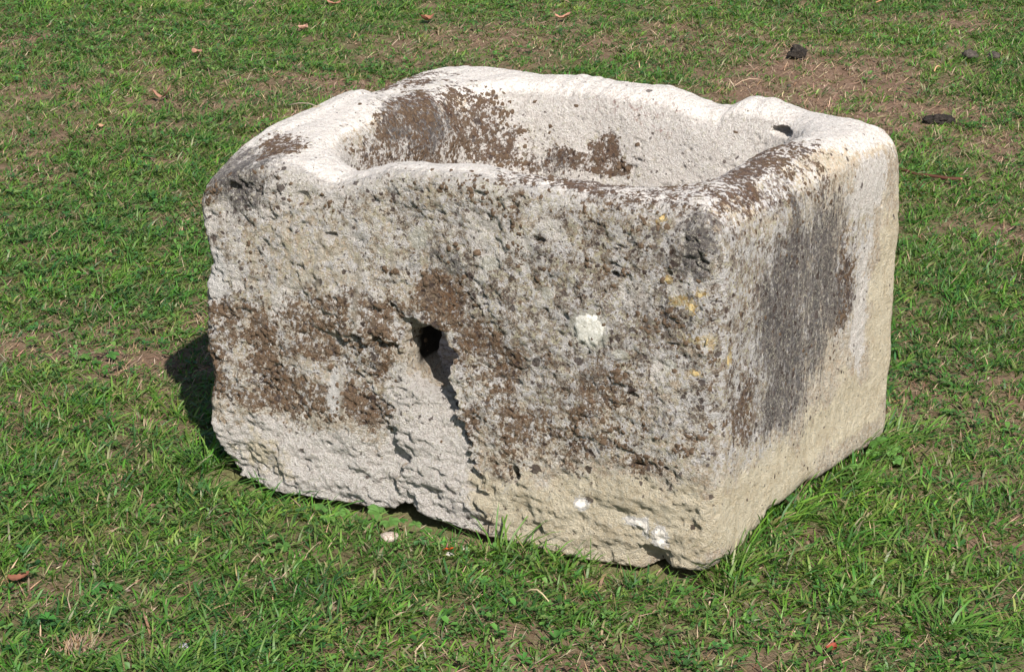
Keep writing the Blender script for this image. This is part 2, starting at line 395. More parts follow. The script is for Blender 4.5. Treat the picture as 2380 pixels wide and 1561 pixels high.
NZX = None
def surface_nets():
    global NZX
    h = .0033
    xs = np.arange(-.055, LB + .045, h, dtype=np.float32); ys = np.arange(-.045, WB + .045, h, dtype=np.float32); zs = np.arange(-.05, .71, h, dtype=np.float32)
    nx, ny, nz = len(xs), len(ys), len(zs)
    D = np.empty((nx, ny, nz), np.float32)
    gx_, gz_ = np.meshgrid(xs, zs, indexing='ij'); NZ = fbm2(gx_.ravel(), gz_.ravel(), .035, 4, 301).reshape(gx_.shape)
    for i in range(0, nx, 24):
        X, Y, Z = np.meshgrid(xs[i:i + 24], ys, zs, indexing='ij')
        # low, slow wobble of the whole block
        wf_ = 1 - .75 * sstep(.3, .9, X / LB); wx = wf_ * (.0045 * np.sin(Z * 23 + Y * 9 + .5) + .003 * np.sin(Z * 51 + 1.7)); wy = .004 * np.sin(X * 14 + Z * 11) + .002 * np.sin(X * 37 + Z * 29)
        wx = wx + .012 * sstep(.35, 0, X) * (.5 + np.exp(-((Z - .52) / .09) ** 2))
        NZX = NZ[i:i + 24][:, None, :]
        D[i:i + 24] = sdf(X + wx, Y + wy, Z)
    S = D < 0
    c = np.zeros((nx - 1, ny - 1, nz - 1), np.uint8)
    corners = [(i, j, k) for i in (0, 1) for j in (0, 1) for k in (0, 1)]
    for i, j, k in corners: c += S[i:nx - 1 + i, j:ny - 1 + j, k:nz - 1 + k]
    act = (c > 0) & (c < 8)
    I = np.argwhere(act); idx = np.full(act.shape, -1, np.int64); idx[act] = np.arange(len(I))
    vals = {cr: D[I[:, 0] + cr[0], I[:, 1] + cr[1], I[:, 2] + cr[2]] for cr in corners}
    acc = np.zeros((len(I), 3)); cnt = np.zeros(len(I))
    for cr in corners:
        for ax in range(3):
            if cr[ax] == 0:
                o = list(cr); o[ax] = 1; o = tuple(o)
                v0, v1 = vals[cr], vals[o]; m = (v0 < 0) != (v1 < 0)
                t = v0[m] / (v0[m] - v1[m])
                p = np.tile(np.array(cr, float), (m.sum(), 1)); p[:, ax] += t
                acc[m] += p; cnt[m] += 1
    P = (I + acc / cnt[:, None]) * h + np.array([xs[0], ys[0], zs[0]])
    quads = []
    for ax in range(3):
        a0 = [slice(0, n) for n in (nx, ny, nz)]; a1 = list(a0)
        a0[ax] = slice(0, (nx, ny, nz)[ax] - 1); a1[ax] = slice(1, None)
        s0 = S[tuple(a0)]; s1 = S[tuple(a1)]
        E = np.argwhere(s0 != s1); ins = s0[E[:, 0], E[:, 1], E[:, 2]]
        u, v = [(1, 2), (2, 0), (0, 1)][ax]
        ok = (E[:, u] > 0) & (E[:, v] > 0); E = E[ok]; ins = ins[ok]
        def g(du, dv):
            e = E.copy(); e[:, u] -= du; e[:, v] -= dv; return idx[e[:, 0], e[:, 1], e[:, 2]]
        q = np.stack([g(1, 1), g(0, 1), g(0, 0), g(1, 0)], 1)
        q[~ins] = q[~ins][:, ::-1]
        quads.append(q)
    Q = np.concatenate(quads); Q = Q[(Q >= 0).all(1)]
    return P, Q

def vnormals(P, Q):
    n = np.cross(P[Q[:, 2]] - P[Q[:, 0]], P[Q[:, 3]] - P[Q[:, 1]])
    N = np.zeros_like(P)
    for k in range(4):
        for a in range(3): N[:, a] += np.bincount(Q[:, k], n[:, a], len(P))
    return N / (np.linalg.norm(N, axis=1, keepdims=True) + 1e-12)

BP, BQ = surface_nets()
N0 = vnormals(BP, BQ)
X, Y, Z = BP.T
front = sstep(.3, .7, -N0[:, 1]) * sstep(.15, .06, Y)
right = sstep(.3, .7, N0[:, 0]) * sstep(LB - .15, LB - .06, X)
upw = sstep(.3, .7, N0[:, 2])
rough = .55 + .75 * front - .15 * right
rough *= 1 + .35 * front * sstep(.15, .05, Z)
chan = front * sstep(.33, .37, X) * sstep(.56, .50, X) * sstep(.30, .24, Z); rough *= 1 + .5 * chan
disp = .0034 * fbm(BP, .075, 2, 3) * (.6 + .4 * front)
disp += .0024 * rough * fbm(BP, .028, 4, 5)
bl = np.abs(fbm(BP, .020, 3, 15)); disp += .0020 * rough * (bl - .2)
BPs = BP * np.array([1, 1, .30])                        # tool-like upright furrows on the right face
disp += .0016 * right * fbm(BPs, .012, 2, 9)
rg = 1 - np.abs(fbm(BP * np.array([.6, 1, 1.5]), .034, 3, 23))
disp -= .0055 * front * sstep(.93, .995, rg) * sstep(.05, .5, fbm(BP, .11, 2, 31))    # cracks
pit = fbm(BP, .013, 2, 41); inner0 = sstep(.10, .16, Y) * sstep(LB - .10, LB - .2, X) * sstep(.3, .5, X) * sstep(.63, .58, Z)
disp -= .0042 * (.35 + .65 * front + .7 * inner0) * sstep(.36, .62, pit)
disp += .0022 * rough * fbm(BP * np.array([.8, 1, 1.3]), .010, 2, 51)
chip = fbm(BP * np.array([.8, 1, 1.2]), .05, 3, 141); disp -= .0028 * front * sstep(.34, .38, chip) * sstep(.75, .45, Z)   # shallow sharp-edged spalls
# flaking steps along the bottom of the front face
stp = fbm(BP * np.array([.7, 1, 1.6]), .06, 3, 61) * 5; stp = (np.floor(stp) + sstep(.75, 1, stp - np.floor(stp)))
disp += .0038 * front * sstep(.20, .05, Z) * stp * .6
BP2 = BP + N0 * disp[:, None]
BN = vnormals(BP2, BQ)

# stains: what grows where (object space of the block)
MASKS = [
('g',.930,.200,.590,.070,.170,.050,.80),
('k',.945,.340,.560,.050,.110,.040,.65),
('g',.880,.100,.590,.080,.080,.050,.60),
('g',.060,.000,.420,.070,.070,.120,.45),
('b',.300,.000,.400,.260,.070,.050,.25),
('b',.500,.000,.560,.320,.070,.050,.28),
('b',.860,.000,.420,.100,.070,.130,.28),
('c',.200,.000,.430,.090,.070,.090,.55),
('w',0.184,0.000,0.057,0.183,0.070,0.075,1.00),
('w',0.036,0.000,0.526,0.045,0.070,0.097,0.80),
('w',0.012,0.000,0.345,0.027,0.070,0.167,0.60),
('w',0.419,0.000,0.161,0.067,0.070,0.102,1.30),
('w',0.452,0.000,0.049,0.075,0.070,0.055,1.10),
('w',0.060,0.000,0.119,0.054,0.070,0.051,0.50),
('w',0.658,0.000,0.198,0.095,0.070,0.045,0.50),
('w',0.343,0.000,0.588,0.166,0.070,0.030,0.80),
('w',0.652,0.000,0.601,0.317,0.070,0.025,0.90),
('w',0.100,0.000,0.587,0.053,0.070,0.047,0.70),
('w',0.425,0.000,0.497,0.050,0.070,0.045,0.50),
('c',0.730,0.000,0.053,0.210,0.070,0.068,1.30),
('c',0.925,0.000,0.073,0.061,0.070,0.065,1.00),
('c',0.113,0.000,0.061,0.107,0.070,0.042,0.60),
('g',0.714,0.000,0.423,0.250,0.070,0.151,1.00),
('g',0.890,0.000,0.474,0.089,0.070,0.123,0.80),
('g',0.531,0.000,0.506,0.128,0.070,0.081,0.60),
('g',0.193,0.000,0.445,0.138,0.070,0.063,0.55),
('g',0.279,0.000,0.384,0.169,0.070,0.047,0.50),
('g',0.690,0.000,0.239,0.202,0.070,0.066,0.50),
('k',0.926,0.000,0.531,0.059,0.070,0.060,0.80),
('k',0.876,0.000,0.398,0.097,0.070,0.097,0.45),
('k',0.892,0.000,0.267,0.068,0.070,0.078,0.45),
('k',0.465,0.000,0.441,0.066,0.070,0.030,0.60),
('b',0.101,0.000,0.307,0.107,0.070,0.049,0.90),
('b',0.260,0.000,0.327,0.120,0.070,0.047,1.00),
('b',0.328,0.000,0.273,0.060,0.070,0.055,0.90),
('b',0.134,0.000,0.197,0.132,0.070,0.049,0.80),
('b',0.257,0.000,0.175,0.104,0.070,0.040,1.10),
('b',0.456,0.000,0.388,0.050,0.070,0.030,1.20),
('b',0.538,0.000,0.308,0.049,0.070,0.053,1.20),
('b',0.561,0.000,0.183,0.057,0.070,0.069,0.90),
('b',0.690,0.000,0.195,0.110,0.070,0.067,0.80),
('b',0.777,0.000,0.287,0.077,0.070,0.050,0.50),
('b',0.832,0.000,0.144,0.069,0.070,0.022,0.70),
('b',0.347,0.000,0.383,0.076,0.070,0.031,0.60),
('b',0.010,0.000,0.262,0.027,0.070,0.067,1.00),
('k',0.958,0.331,0.515,0.070,0.131,0.068,0.60),
('k',0.958,0.345,0.363,0.070,0.175,0.156,1.35),
('k',0.958,0.282,0.242,0.070,0.114,0.070,1.00),
('k',0.958,0.469,0.430,0.070,0.079,0.129,0.70),
('g',0.958,0.149,0.375,0.070,0.198,0.191,1.00),
('g',0.958,0.550,0.398,0.070,0.061,0.133,0.60),
('g',0.958,0.074,0.529,0.070,0.100,0.041,0.50),
('b',0.958,0.114,0.248,0.070,0.049,0.044,1.00),
('b',0.958,0.523,0.380,0.070,0.044,0.124,0.60),
('c',0.958,0.184,0.088,0.070,0.251,0.085,1.00),
('c',0.958,0.564,0.118,0.070,0.244,0.072,1.00),
('c',0.958,0.749,0.289,0.070,0.113,0.236,0.90),
('w',0.958,0.610,0.321,0.070,0.046,0.189,1.00),
('w',0.958,0.611,0.547,0.070,0.125,0.049,1.00),
('b',0.877,0.148,0.600,0.072,0.114,0.070,1.30),
('b',0.890,0.354,0.600,0.063,0.138,0.070,1.20),
('b',0.606,0.066,0.600,0.039,0.066,0.070,1.00),
('b',0.750,0.063,0.600,0.094,0.063,0.070,0.80),
('b',-0.014,0.558,0.600,0.045,0.063,0.070,1.10),
('b',0.010,0.610,0.600,0.060,0.087,0.070,0.90),
('k',0.050,-0.003,0.600,0.083,0.109,0.070,0.90),
('b',0.081,0.099,0.600,0.037,0.039,0.070,1.40),
('b',-0.041,0.102,0.600,0.045,0.054,0.070,0.50),
('w',0.008,0.325,0.600,0.131,0.169,0.070,1.00),
('w',0.193,0.851,0.600,0.177,0.142,0.070,1.50),
('w',0.830,0.803,0.600,0.089,0.205,0.070,1.20),
('w',0.212,0.077,0.600,0.080,0.116,0.070,1.20),
('k',0.140,0.421,0.591,0.070,0.129,0.051,1.00),
('b',0.140,0.449,0.560,0.070,0.175,0.051,1.50),
('b',0.140,0.564,0.508,0.070,0.121,0.044,1.30),
('k',0.139,0.655,0.505,0.059,0.070,0.053,0.60),
('k',0.305,0.655,0.483,0.095,0.070,0.030,0.60),
('b',0.343,0.655,0.484,0.103,0.070,0.026,1.10),
('b',0.399,0.655,0.526,0.023,0.070,0.026,1.50),
('b',0.219,0.655,0.454,0.077,0.070,0.022,1.20),
('g',0.556,0.655,0.543,0.195,0.070,0.068,0.50),
('g',0.723,0.655,0.599,0.103,0.070,0.033,0.40),
('w',0.313,0.655,0.597,0.276,0.070,0.060,1.00),
('r',0.453,0.655,0.606,0.100,0.070,0.042,0.60),

]
masks = {k: np.zeros(len(BP), np.float32) for k in 'wcgkbr'}
warpv = BP + .050 * np.stack([fbm(BP, .09, 4, 71, .6), fbm(BP, .09, 4, 72, .6), fbm(BP, .09, 4, 73, .6)], 1)
for m, px, py, pz, sx, sy, sz, st in MASKS:
    r2 = ((warpv[:, 0] - px) / sx) ** 2 + ((warpv[:, 1] - py) / sy) ** 2 + ((warpv[:, 2] - pz) / sz) ** 2
    ex = 1.0 if m in 'kgb' else 1.25
    if m == 'b': sx, sy, sz = 1.2 * sx, 1.2 * sy, 1.3 * sz
    masks[m] = np.maximum(masks[m], st * np.exp(-r2 ** ex * .8))
masks['b'] = np.minimum(masks['b'] * 1.05, .52 - .02 * upw) * (1 + .55 * fbm(BP, .05, 3, 81)); masks['k'] = np.minimum(masks['k'] * 1.0, .72) * (1 + .35 * fbm(BP * np.array([1, 1, .3]), .03, 3, 82))
masks['g'] = np.minimum(masks['g'] * 1.15, .78) * (1 + .35 * fbm(BP, .06, 3, 83)); masks['w'] *= .95 * (1 + .3 * fbm(BP, .05, 3, 84))
inner = sstep(.10, .16, Y) * sstep(LB - .10, LB - .2, X) * sstep(.05, .2, X)
upsoft = sstep(.15, 1.0, N0[:, 2]); masks['w'] = np.maximum(masks['w'] , .92 * upsoft * sstep(.50, .58, Z) * (1 - .45 * right * sstep(.62, .5, Y)))
masks['w'] = np.maximum(masks['w'], 1.15 * chan); masks['w'] += .35 * front * sstep(.16, .08, Z) * sstep(.62, .45, X)
masks['w'] = np.maximum(masks['w'], .95 * inner * sstep(.3, .45, Z))
masks['g'] = np.maximum(masks['g'], .38 * front * sstep(.12, .2, Z))
masks['g'] = np.maximum(masks['g'], .30 * inner * sstep(.3, .5, X) * sstep(.60, .50, Z + .06 * fbm(BP, .05, 3, 87)))
masks['w'] = np.maximum(masks['w'], front * (.35 + .65 * sstep(.12, .40, fbm(BP, .055, 4, 131, .6)) * sstep(.25, .35, Z)))
masks['b'] = np.maximum(masks['b'], .40 * front * sstep(.05, .45, fbm(BP, .045, 4, 133, .6)) * sstep(.10, .16, Z) * (1 - np.clip(masks['c'], 0, 1)) * (1 - chan))
masks['c'] = np.clip(masks['c'], 0, 1); masks['g'] *= 1 - .85 * masks['c']
masks['g'] = np.maximum(masks['g'], .5 * sstep(.5, .3, Z) * inner)

masks['g'] *= 1 - .75 * np.clip(masks['w'] - .35, 0, .5) / .5
def near_d(lst):
    v = np.full(len(BP), -3.0)
    for c, r in lst: v = np.maximum(v, 1 - np.linalg.norm((BP - np.array(c)) / np.array(r), axis=1))
    return np.clip(v * .5 + .5, 0, 1)
P_ROS = [((.745, 0, .378), (.036, .05, .034)), ((.80, 0, .345), (.013, .05, .008)), ((.885, 0, .335), (.012, .05, .010)), ((.665, 0, .43), (.012, .05, .010)), ((.56, 0, .47), (.02, .05, .012)), ((.42, 0, .50), (.018, .05, .02))]
P_ORA = [((.863, 0, .566), (.010, .05, .009)), ((.879, 0, .472), (.010, .05, .008)), ((.922, 0, .432), (.012, .05, .014)), ((.938, 0, .455), (.012, .05, .008)),
         ((.958, .010, .381), (.05, .009, .014)), ((.958, .050, .345), (.05, .010, .020)), ((.93, .0, .327), (.013, .05, .008)), ((.90, 0, .44), (.025, .05, .010)), ((.01, .30, .63), (.012, .012, .05))]
P_CHA = [((.829, 0, .066), (.028, .05, .008)), ((.846, 0, .058), (.007, .05, .022)), ((.872, 0, .048), (.016, .05, .022)), ((.727, 0, .081), (.015, .05, .012)), ((.25, 0, .20), (.014, .05, .045)), ((.012, 0, .40), (.02, .05, .05))]
sd_ = np.stack([near_d(P_ROS), near_d(P_ORA), near_d(P_CHA)], 1)
drip = np.zeros(len(BP))
for dx_, z0_, z1_ in ((.228, .375, .50), (.305, .325, .47), (.375, .42, .49), (.262, .15, .24)):
    xx = X - dx_ - .004 * np.sin(Z * 40 + dx_ * 30)
    drip = np.maximum(drip, front * np.exp(-(xx / .0042) ** 2) * sstep(z0_ - .005, z0_ + .01, Z) * sstep(z1_ + .01, z1_ - .02, Z))
BP2 = BP2 + N0 * (.0022 * drip)[:, None]
smooth_ = np.clip(np.maximum(upw * sstep(.5, .56, Z), .50 * inner) + .45 * right, 0, 1) * (1 - .8 * front)
dark = sstep(.066, .056, np.sqrt((X - .434) ** 2 + ((Z - .300) / 1.1) ** 2)) * sstep(.050, .070, Y) * sstep(.26, .16, Y)  # where the hole's painted shade and algae colour go
OB = to_world(BP2) - ORG
st_me = mesh_np('stone_trough', OB, quads=BQ,
                cols={'stain_a': np.stack([masks['w'], masks['c'], masks['g']], 1), 'stain_b': np.stack([masks['k'], masks['b'], masks['r']], 1), 'stain_c': np.stack([drip, dark, smooth_], 1), 'stain_d': sd_})
trough = link('stone_trough', st_me, None, ORG, M_STONE)
tag(trough, 'weathered pale limestone trough, lichen stained, with a drain hole in its front', 'stone trough')
WN = vnormals(OB.astype(np.float64), BQ)

# moss cushions: little domes seated on the stone
def cushions(sel_prob, n, rmin, rmax, hgt, seed, sides=9):
    rg_ = np.random.default_rng(seed)
    p = sel_prob / sel_prob.sum()
    ids = rg_.choice(len(p), n, p=p)
    V = []; F3 = []; F4 = []; off = 0
    for i in ids:
        c = OB[i]; nrm = Vector(WN[i]); q = nrm.to_track_quat('Z', 'Y').to_matrix()
        rr = rmin + (rmax - rmin) * rg_.random() ** 3.0; el = 1 + .22 * rg_.random(); ph = rg_.random() * 6.28
        ht = hgt * (.5 + rr / rmax)
        rad = rr * (1 + .42 * (rg_.random(sides) - .5) * 2)
        ring = []
        for lvl, (fr, hh) in enumerate(((1.0, -.001), (.72, ht * .7))):
            for k in range(sides):
                a = 2 * math.pi * k / sides
                x, y = rad[k] * fr * math.cos(a) * el, rad[k] * fr * math.sin(a) / el
                x, y = x * math.cos(ph) - y * math.sin(ph), x * math.sin(ph) + y * math.cos(ph)
                w = q @ Vector((x, y, hh * (1 + .3 * rg_.random()))); V.append((c[0] + w.x, c[1] + w.y, c[2] + w.z))
        w = q @ Vector((0, 0, ht)); V.append((c[0] + w.x, c[1] + w.y, c[2] + w.z))
        for k in range(sides):
            k2 = (k + 1) % sides
            F4.append((off + k, off + k2, off + sides + k2, off + sides + k)); F3.append((off + sides + k, off + sides + k2, off + 2 * sides))
        off += 2 * sides + 1
    return np.array(V), np.array(F4), np.array(F3)
vis = np.clip(BP[:, 2] > .03, 0, 1)
clump = sstep(.0, .6, fbm(BP, .040, 3, 91)) ** 1.5 * 1.6
pr = (masks['b'] ** 2 * 2.5 + .11 * masks['g'] * (.25 + .75 * front) + .05 * masks['k'] * front + .004) * vis * (.06 + clump) * (Z > .1) * (1 - .97 * np.clip(masks['c'], 0, 1)) * (Y < .72)
V, F4, F3 = cushions(pr, 6500, .0011, .0058, .0008, 5, 7)
mo = link('moss', mesh_np('moss', V, F4, F3), trough, None, M_MOSS); mo['kind'] = 'stuff'
mo['label'] = 'dark brown moss cushions dotted over rim and front'

def patch(name, cen, rad, mat, off, seed, edge=.25):
    """a crust on the stone: a lobed disc laid over the surface under it"""
    cen = np.array(cen, float); rad = np.array(rad, float); r = np.random.default_rng(seed)
    fr = 1 if cen[0] < LB - .02 and cen[1] < .02 else 0          # 1: front face (X, Z), 0: right face (Y, Z)
    u_ = 0 if fr else 1
    near = np.where((np.abs(BP2 - cen) < np.maximum(rad * 1.6, .02) + .012).all(1) & ((N0[:, 1] < -.2) if fr else (N0[:, 0] > .2)))[0]
    if len(near) < 8: return None
    nr_, ns_ = 7, 56; V = []
    th = np.arange(ns_) / ns_ * 2 * np.pi; ph = r.random(6) * 6.28
    out = 1 + edge * (.35 * np.sin(3 * th + ph[0]) + .3 * np.sin(5 * th + ph[1]) + .25 * np.sin(9 * th + ph[2]) + .3 * np.sin(14 * th + ph[3]) + .22 * np.sin(23 * th + ph[4]))
    P = [(0.0, 0.0, 0.0)]
    for i in range(1, nr_ + 1):
        f = i / nr_
        for k in range(ns_): P.append((f * out[k] * math.cos(th[k]), f * out[k] * math.sin(th[k]), f))
    for a_, b_, f in P:
        t = cen.copy(); t[u_] += a_ * rad[u_]; t[2] += b_ * rad[2]
        d2 = (BP2[near, u_] - t[u_]) ** 2 + (BP2[near, 2] - t[2]) ** 2
        ix = np.argsort(d2)[:6]; wt = 1 / (d2[ix] + 2e-6); wt /= wt.sum(); ids = near[ix]
        p = (BP2[ids] * wt[:, None]).sum(0); p[u_] = t[u_]; p[2] = t[2]
        w_ = to_world(p[None])[0] - ORG; nn = (WN[ids] * wt[:, None]).sum(0); nn /= np.linalg.norm(nn)
        hh = (-.0012 if f > .99 else off * (.75 + .35 * math.sin(f * 9 + a_ * 7) + .4 * (r.random() - .5))) + .0004
        V.append(w_ + nn * hh)
    T = [(0, 1 + k, 1 + (k + 1) % ns_) for k in range(ns_)]
    Q = [(1 + i * ns_ + k, 1 + (i + 1) * ns_ + k, 1 + (i + 1) * ns_ + (k + 1) % ns_, 1 + i * ns_ + (k + 1) % ns_) for i in range(nr_ - 1) for k in range(ns_)]
    return link(name, mesh_np(name, np.array(V), np.array(Q), np.array(T)), trough, None, mat)
p_ = patch('lichen_rosette', (.745, .004, .378), (.029, .05, .028), M_LICHEN_W, .0006, 3, .11); p_['label'] = 'round white lichen rosette on the front face'
for c, r in (((.863, 0, .566), (.006, .04, .006)), ((.879, 0, .472), (.007, .03, .006)), ((.922, 0, .432), (.008, .03, .010)), ((.936, 0, .452), (.007, .03, .006)),
             ((.955, .003, .381), (.02, .006, .009)), ((.958, .045, .345), (.03, .006, .014)), ((.93, .0, .327), (.011, .03, .007))):
    r = tuple(.6 * q_ for q_ in r); o = patch('orange_lichen', c, r, M_LICHEN_O, .0003, int(c[0] * 999), .26)
M_CHALK = mat_simple('white_scrape', (.54, .49, .42), (.70, .66, .60), 140, .9, .002)
for c, r in (((.829, 0, .066), (.026, .03, .006)), ((.846, 0, .058), (.006, .03, .020)), ((.872, 0, .048), (.014, .03, .022)), ((.727, 0, .081), (.013, .03, .011))):
    patch('white_scrape', c, tuple(.7 * q_ for q_ in r), M_CHALK, .0002, int(c[0] * 777), .30)

# ------------------------------------------------------------------ the lawn
rngg = np.random.default_rng(21)
# bare brown patches (x, y, rx, ry, strength) where they lie on the ground
BARE = [(.88, 7.35, .42, .5, 1.3), (1.02, 6.95, .38, .32, 1.15), (1.25, 6.55, .25, .25, .8), (1.3, 8.2, .3, .15, .8), (.0, 7.9, .35, .25, .8), (.35, 7.9, .55, .25, .75), (-.05, 7.55, .3, .2, .4), (-.55, 7.25, .45, .18, .75), (-.95, 7.05, .35, .18, .7), (-1.15, 6.7, .22, .12, .5), (-.62, 6.9, .2, .10, .7),
        (-1.0, 4.95, .18, .12, .8), (-.72, 4.9, .28, .10, .9), (-.95, 6.5, .12, .09, .7), (-.82, 3.75, .14, .07, .6), (-.05, 4.0, .13, .05, 1.0), (.42, 3.95, .10, .06, .9),
        (1.2, 5.7, .3, .25, .55), (1.45, 6.3, .25, .3, .5), (-.66, 3.57, .05, .05, .8), (.55, 3.72, .10, .05, .5), (-.1, 3.6, .13, .06, .5), (.25, 3.62, .10, .05, .5), (.62, 3.65, .12, .06, .5)]
def bare(x, y):
    wx = x + .10 * fbm2(x, y, .25, 2, 5); wy = y + .10 * fbm2(x, y, .25, 2, 6)
    b = np.maximum(sstep(-.05, .6, fbm2(x, y * .75, .32, 4, 8)) * .55, sstep(.15, .7, fbm2(x, y, .075, 3, 18)) * .6)
    for px, py, rx, ry, s in BARE:
        b = np.maximum(b, s * np.exp(-(((wx - px) / rx) ** 2 + ((wy - py) / ry) ** 2) ** 1.3))
    return np.clip(b * (.75 + .5 * fbm2(x, y, .06, 2, 9)), 0, 1)

def ground_z(x, y):
    fd = foot_dist(x, y); p, q = FP[0], FP[1]; e = (q - p) / np.linalg.norm(q - p)
    ff = (x - p[0]) * e[1] - (y - p[1]) * e[0]
    hollow = .034 * np.exp(-(fd / .055) ** 2) * sstep(.04, -.0, np.abs(ff - fd))
    return .010 * fbm2(x, y, .9, 3, 13) * sstep(.0, .5, fd) + .005 * fbm2(x, y, .12, 2, 14) * sstep(0, .12, fd) - .001 - hollow

FP = np.array([CA[k][:2] for k in ('a', 'b', 'c', 'd')])
def foot_dist(x, y):
    """signed distance to the trough's footprint"""
    d = np.full(np.shape(x), -9.0)
    for i in range(4):
        p, q = FP[i], FP[(i + 1) % 4]; e = q - p; e = e / np.linalg.norm(e)
        d = np.maximum(d, (x - p[0]) * e[1] - (y - p[1]) * e[0])
    return d

# ground sheet: fine near the camera, coarse to the horizon
gx = np.concatenate([np.linspace(-150, -3.2, 26)[:-1], np.linspace(-3.2, 3.2, 320), np.linspace(3.2, 150, 26)[1:]])
gy = np.concatenate([np.linspace(-60, 2.4, 12)[:-1], np.linspace(2.4, 11, 430), np.linspace(11, 260, 40)[1:]])
GX, GY = np.meshgrid(gx, gy, indexing='ij'); fx, fy = GX.ravel(), GY.ravel()
gzz = ground_z(fx, fy)
ni, nj = GX.shape; ii = np.arange(ni * nj).reshape(ni, nj)
gq = np.stack([ii[:-1, :-1], ii[1:, :-1], ii[1:, 1:], ii[:-1, 1:]], -1).reshape(-1, 4)
inside = (np.abs(fx) < 2.9) & (fy > 2.7) & (fy < 10.4)
gt = np.where(inside, .55 * (1 - bare(fx, fy)) ** 2, 1.0)
lawn = link('lawn', mesh_np('lawn', np.c_[fx, fy, gzz], quads=gq, cols={'tint': np.stack([gt] * 3, 1)}), None, None, M_SOIL)
tag(lawn, 'patchy lawn of short grass, thatch and bare brown soil around the trough', 'ground', None, 'structure')

def scatter(n, seed, ymin=2.9, ymax=9.9):
    """points over the trapezium in view, with margin, a little denser close by"""
    r = np.random.default_rng(seed); out = []
    while sum(len(o) for o in out) < n:
        y = ymin + (ymax - ymin) * r.random(n); x = (r.random(n) * 2 - 1) * 2.75
        k = (np.abs(x) < .215 * y + .45) & (r.random(n) < 1.25 - .06 * y)
        out.append(np.c_[x[k], y[k]])
    return np.concatenate(out)[:n]

def blades(xy, h, w, phi, lean, curl, tint_lo, tint_hi, z0=-.002, levels=(0, .45, .8)):
    """ribbon blades. lean = horizontal run at the tip / length, curl bends them over"""
    n = len(xy); gz = ground_z(xy[:, 0], xy[:, 1]) + z0
    dx, dy = np.cos(phi), np.sin(phi); tw = phi + math.pi / 2 + RNG.normal(0, .5, n); sx, sy = np.cos(tw), np.sin(tw)
    V = []; C = []
    def pos(t):
        run = h * (lean * t + curl * t * t); up = h * t * np.sqrt(np.clip(1 - lean ** 2, .02, 1)) - h * curl * .55 * t * t * t
        return xy[:, 0] + dx * run, xy[:, 1] + dy * run, gz + np.maximum(up, .002 * t)
    wd = {0: .75, .45: 1.0, .8: .72, .5: .9}
    for t in levels:
        x, y, z = pos(t); ww = w * wd[t] * .5
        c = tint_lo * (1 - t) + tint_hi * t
        V.append(np.stack([x - sx * ww, y - sy * ww, z], 1)); V.append(np.stack([x + sx * ww, y + sy * ww, z + ww * .5], 1)); C += [c, c]
    x, y, z = pos(1.0); V.append(np.stack([x, y, z], 1)); C.append(tint_hi)
    nv = len(V); V = np.stack(V, 1).reshape(-1, 3); C = np.stack(C, 1).reshape(-1, 3)
    b = np.arange(n)[:, None] * nv
    q = [b + np.array([[2 * k, 2 * k + 1, 2 * k + 3, 2 * k + 2]]) for k in range(len(levels) - 1)]
    t3 = b + np.array([[nv - 3, nv - 2, nv - 1]])
    return V, np.concatenate(q), t3, C

def pack(parts):
    V = []; Q = []; T = []; C = []; off = 0
    for v, q, t, c in parts:
        V.append(v); Q.append(q + off); T.append(t + off); C.append(c); off += len(v)
    return np.concatenate(V), np.concatenate(Q), np.concatenate(T), np.concatenate(C)

def pick(n, pal, seed, jit=.22):
    r = np.random.default_rng(seed); pal = np.array(pal); c = pal[r.integers(0, len(pal), n)]
    return np.clip(c * (1 + jit * r.normal(0, 1, (n, 1))) * (1 + .08 * r.normal(0, 1, (n, 3))), .004, .9)

GREENS = [(.068, .180, .022), (.086, .210, .026), (.054, .155, .026), (.110, .225, .034), (.125, .205, .045), (.042, .125, .032), (.15, .23, .055)]
STRAWS = [(.30, .21, .13), (.38, .28, .18), (.24, .155, .09), (.19, .12, .075), (.46, .36, .24), (.33, .22, .15)]

# green blades in tufts
NT_ = 60000
tc = scatter(NT_, 31)
bb = bare(tc[:, 0], tc[:, 1]); r_ = rngg.random(len(tc))
q0, q1 = FP[0], FP[1]; e_ = (q1 - q0) / np.linalg.norm(q1 - q0); ffr = (tc[:, 0] - q0[0]) * e_[1] - (tc[:, 1] - q0[1]) * e_[0]; fda = foot_dist(tc[:, 0], tc[:, 1])
shy = (np.abs(ffr - fda) < .002) & (fda < .038) & (fbm2(tc[:, 0], tc[:, 1], .10, 2, 99) > -.35)
keep = (~shy) & (r_ > bb * .93) & (foot_dist(tc[:, 0], tc[:, 1]) > -.01)
tc = tc[keep]; bb = bb[keep]
per = rngg.integers(5, 15, len(tc)); tid = np.repeat(np.arange(len(tc)), per); n = len(tid)
offa = rngg.random(n) * 6.283; offr = .016 * np.sqrt(rngg.random(n)) * (1 + .6 * rngg.random(len(tc))[tid])
xy = tc[tid] + np.c_[np.cos(offa), np.sin(offa)] * offr[:, None]
thick = np.clip(1 + .5 * fbm2(tc[:, 0], tc[:, 1], .5, 2, 15), .5, 1.6)[tid]
lushh = (.8 + .45 * rngg.random(len(tc)))[tid]
h = (.011 + .026 * rngg.random(n) ** 1.3) * thick * lushh * (1 - .35 * bb[tid])
fd = foot_dist(xy[:, 0], xy[:, 1]); edge = np.exp(-(np.maximum(fd, 0) / .05) ** 2); h *= 1 + 1.0 * edge
w = (.0019 + .0028 * rngg.random(n) ** 1.6)
phi = offa + rngg.normal(0, .9, n); lean = np.clip(.25 + .55 * rngg.random(n) + .2 * (1 - edge) * rngg.random(n), 0, .93); curl = .15 + .5 * rngg.random(n)
patchy = 1 + .26 * fbm2(tc[:, 0], tc[:, 1], .22, 3, 77)[tid][:, None] * np.array([1.3, .8, .3])
